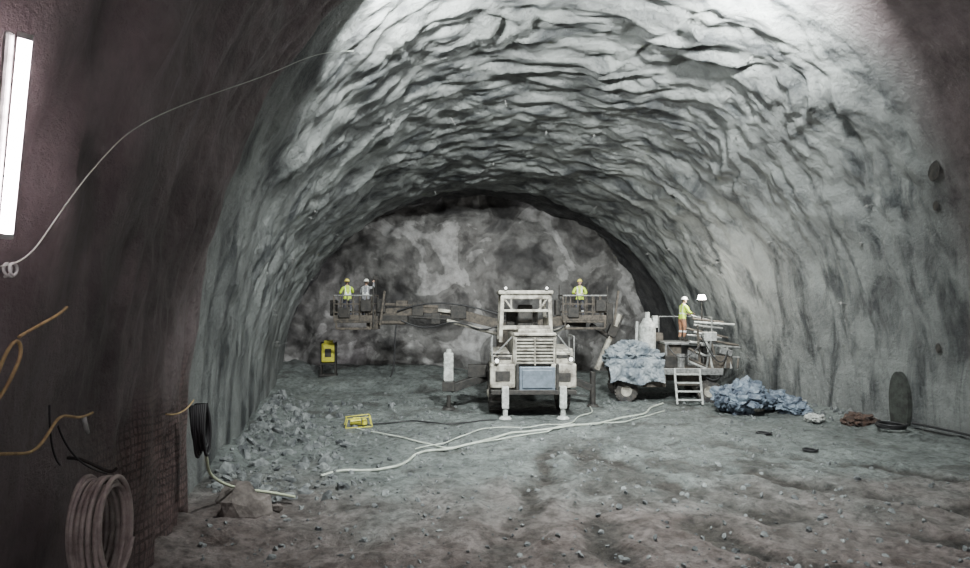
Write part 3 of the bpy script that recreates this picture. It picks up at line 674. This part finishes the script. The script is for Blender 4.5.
# --------------------------------------------------------- wall fittings (left)
def wp(y,z,off=.12,side=-1): return V((wall_x(y,z,side,.1)-side*off,y,z))
LT=group('added_fluorescent_lamp',(0,0,0))
a=wp(3.74,4.42,.22);b=wp(3.50,5.52,.22)
P('tube',M_tube,LT,True).cyl(a,b,.034,seg=20).done()
P('housing',M_steel,LT).beam(a+V((-.09,0,-.05)),b+V((-.09,0,.05)),.05,.05).done()
P('end_caps',M_white,LT).cyl(a-(b-a)*.03,a,.038).cyl(b,b+(b-a)*.03,.038).done()
for yy in (-1.5,-6):  # unseen lamps added behind the camera to light the foreground
    for sd in (-1,1):
        g_=group('added_fluorescent_lamp',(0,0,0)); a=wp(yy,4.6,.25,sd);b=wp(yy,6.0,.25,sd)
        P('tube',M_tube,g_,True).cyl(a,b,.045,seg=16).done(); P('housing',M_steel,g_).beam(a+V((sd*.12,0,0)),b+V((sd*.12,0,0)),.1,.05).done()
# hose coil on hook
Cc=wp(5.70,1.80,.30)
pts=[]
for k in range(11*16):
    a=k*2*math.pi/16; t=k/16; rr=.44*(1+.07*math.sin(t*2.7)+.03*math.sin(t*5.1))
    pts.append((Cc.x-.14+.028*t,Cc.y+rr*.60*math.cos(a)+.02*math.sin(t*3),Cc.z+rr*1.1*math.sin(a)+.03*math.sin(t*1.9)))
tube('hanging_hose_coil',pts,.022,M_coil)
tube('wall_hook',[tuple(wp(5.70,2.5,-.05)),tuple(wp(5.70,2.5,.2)),tuple(wp(5.70,2.30,.34)),tuple(wp(5.70,2.40,.42))],.016,M_dark)
# cable bundle
pts=[]
B0=wp(9.75,2.3,.16)
for k in range(8):
    dx=.025*k; L_=random.uniform(.6,.95)
    pts.append([(B0.x+dx,B0.y-.10+.02*k,B0.z),(B0.x+dx+.05,B0.y-.15,B0.z-.3),(B0.x+dx+.05,B0.y-.09,B0.z-L_),(B0.x+dx+.05,B0.y+.09,B0.z-L_),(B0.x+dx+.05,B0.y+.15,B0.z-.3),(B0.x+dx,B0.y+.08,B0.z)])
tube('hanging_cable_bundle',pts,.026,M_blk)
tube('green_hose',[tuple(B0+V((.15,0,-.6))),tuple(B0+V((.2,.1,-.95))),(-4.85,10.4,1.0),(-4.7,10.9,.62),(-4.45,11.4,.38),(-4.2,11.7,.26),(-3.7,11.7,.16)],.026,mat('green_hose_mat',(.42,.46,.33),.5))
def wl(L_,sag=0):
    return [tuple(wp(y,z,o_+.05)) for y,z,o_ in L_]
tube('ochre_rope_line',[wl(L_) for L_ in (
   [(3.7,3.05,.12),(3.95,2.98,.14),(4.2,2.93,.16),(4.5,2.84,.16),(4.75,2.93,.14),(4.98,3.04,.1),(5.2,3.0,.1),(5.45,2.92,.1),(5.7,2.93,.1)],
   [(3.75,3.20,.1),(3.96,3.26,.1),(4.07,3.36,.12),(4.18,3.5,.12),(4.26,3.62,.12),(4.22,3.74,.1),(4.1,3.68,.1),(4.0,3.50,.1),(3.9,3.3,.12),(3.8,3.15,.12)],
   [(4.22,3.74,.1),(4.5,3.82,.09),(4.8,3.86,.08),(4.98,3.94,.06)],
   [(8.3,2.42,.08),(8.8,2.3,.12),(9.3,2.28,.12),(9.7,2.38,.12)])],.012,M_rope)
tube('dark_cable_drop',[wl([(4.85,3.15,.08),(4.86,2.9,.1),(4.95,2.7,.1),(5.1,2.6,.1)]),wl([(5.0,2.95,.1),(5.2,2.6,.14),(5.5,2.45,.2),(5.70,2.35,.28)])],.008,M_blk)
tube('wall_cable',[wl([(3.9,4.22,.08),(4.15,4.25,.1),(4.35,4.47,.1),(4.75,4.9,.08),(5.2,5.3,.06),(5.7,5.7,.05),(7.5,6.6,.12),(10,7.8,.12),(12,9.0,.1),(13.5,9.6,.1)])],.005,M_hose)
coil('insulator_ring',tuple(wp(4.0,4.2,.1)),.045,2,.009,M_white,tilt=(0,math.pi/2,0))
tube('junction_wire',wl([(5.5,2.93,.1),(5.55,2.8,.12),(5.62,2.76,.1)]),.02,M_white)
# right wall: niche panel, drain pipe, marks
bm=bmesh.new(); ring=[]
for k in range(32):
    a=2*math.pi*k/32; y=18.45+.32*math.cos(a); z=.9+ (.9*math.sin(a) if math.sin(a)>0 else .75*max(-1,math.sin(a)*1.6))
    ring.append(bm.verts.new(wp(y,max(z,.15),.06,1)))
c0=bm.faces.new(ring); r=bmesh.ops.extrude_face_region(bm,geom=[c0]); bmesh.ops.translate(bm,vec=V((.12,0,0)),verts=[v for v in r['geom'] if isinstance(v,bmesh.types.BMVert)])
bmesh.ops.recalc_face_normals(bm,faces=bm.faces)
mesh_obj('niche_cover_plate',bm,mat('dark_plate',(.06,.068,.06),.7,.2,(.028,.03,.028),5))
tube('drain_pipe',[tuple(wp(y,.33+.03*math.sin(y*3),.14,1)) for y in (14,15,16,17,17.9)],.035,M_blk)
bm=bmesh.new()
for k in range(36):
    y0=random.uniform(16,29); a=random.uniform(.15,math.pi-.15)
    p_=vault_pt(y0,a); n=(V((cx(p_.y),p_.y,4.5))-p_).normalized(); q=p_+n*.18
    add_cyl(bm,q-n*.2,q+n*.08,.012,seg=8); add_cyl(bm,q-n*.02,q+n*.01,.05,seg=6)
mesh_obj('rock_bolts',bm,M_steel)
for (y,z,s) in ((16.1,7.5,.22),(16.4,6.6,.10),(17.2,2.65,.10)):
    bm=bmesh.new(); bmesh.ops.create_icosphere(bm,subdivisions=3,radius=s)
    for v in bm.verts:
        v.co*=1+.7*noise.noise(v.co*3+V((s*9,0,0))); v.co.x*=.15; v.co.z*=1.3
    o=mesh_obj('wall_hole_shade',bm,M_dark,None,False); o.location=wp(y,z,-.02,1)  # darkness of a wall hole, put in as a flat dark lump

# --------------------------------------------------------- lights
def flood(loc,target,power,c,spread=180):
    d=(V(target)-V(loc)).normalized(); g=group('floodlight',loc)
    q=d.to_track_quat('Y','Z').to_euler(); g.rotation_euler=q
    P('housing',M_dark,g).box((0,-.12,0),(.95,.14,.5),bev=.04).done()
    P('lens',M_lamp,g).box((0,-.045,0),(.85,.01,.42),bev=.002).done()
    P('bracket',M_steel,g).beam((-.5,-.1,0),(-.5,-.3,.45),.05,.05).beam((.5,-.1,0),(.5,-.3,.45),.05,.05).beam((-.5,-.3,.45),(.5,-.3,.45),.05,.05).done()
    l=bpy.data.lights.new('beam','AREA'); l.shape='RECTANGLE'; l.size=.85; l.size_y=.42; l.energy=power; l.color=c; l.spread=math.radians(spread)
    o=bpy.data.objects.new('beam',l); col.objects.link(o); o.parent=g
    o.rotation_euler=V((0,1,0)).to_track_quat('-Z','Y').to_euler()
flood((-1.6,12.15,10.5),(-1.2,15.5,11.8),2100,(.96,1,.97),178)
flood((7.0,13.9,11.35),(6.8,17.2,12.5),2700,(.96,1,.97),178)
flood((2.6,9.0,11.6),(2.4,17,0.0),2300,(.95,1,.97),105)  # extra unseen lamp, added to brighten the floor
def spot(name,loc,target,power,ang,c=(1,.97,.93)):
    l=bpy.data.lights.new(name,'SPOT'); l.energy=power; l.spot_size=ang; l.spot_blend=.6; l.shadow_soft_size=.1; l.color=c
    o=bpy.data.objects.new(name,l); col.objects.link(o); o.location=loc
    o.rotation_euler=(V(target)-V(loc)).to_track_quat('-Z','Y').to_euler()
spot('face_work_light',Rw(-.5,7.6,4.2),(-2.5,33,4.8),340,1.7)
spot('basket_work_light',Rw(-6.5,7.5,5.0),(-8.8,32,3),330,1.3,(1,.93,.98))
l=bpy.data.lights.new('mast_light','POINT'); l.energy=420; l.color=(1,.96,.85); l.shadow_soft_size=.12
o=bpy.data.objects.new('mast_light',l); col.objects.link(o); o.location=Tw(1.72,.8,4.3)

w=bpy.data.worlds.new('World'); scene.world=w; w.use_nodes=True
w.node_tree.nodes['Background'].inputs['Color'].default_value=(.62,.62,.64,1); w.node_tree.nodes['Background'].inputs['Strength'].default_value=.95

cam=bpy.data.cameras.new('camera'); cam.sensor_width=36; cam.lens=600/970*36; cam.shift_y=16/970
co=bpy.data.objects.new('camera',cam); col.objects.link(co); co.location=(0,0,4); co.rotation_euler=(math.pi/2,0,0)
scene.camera=co
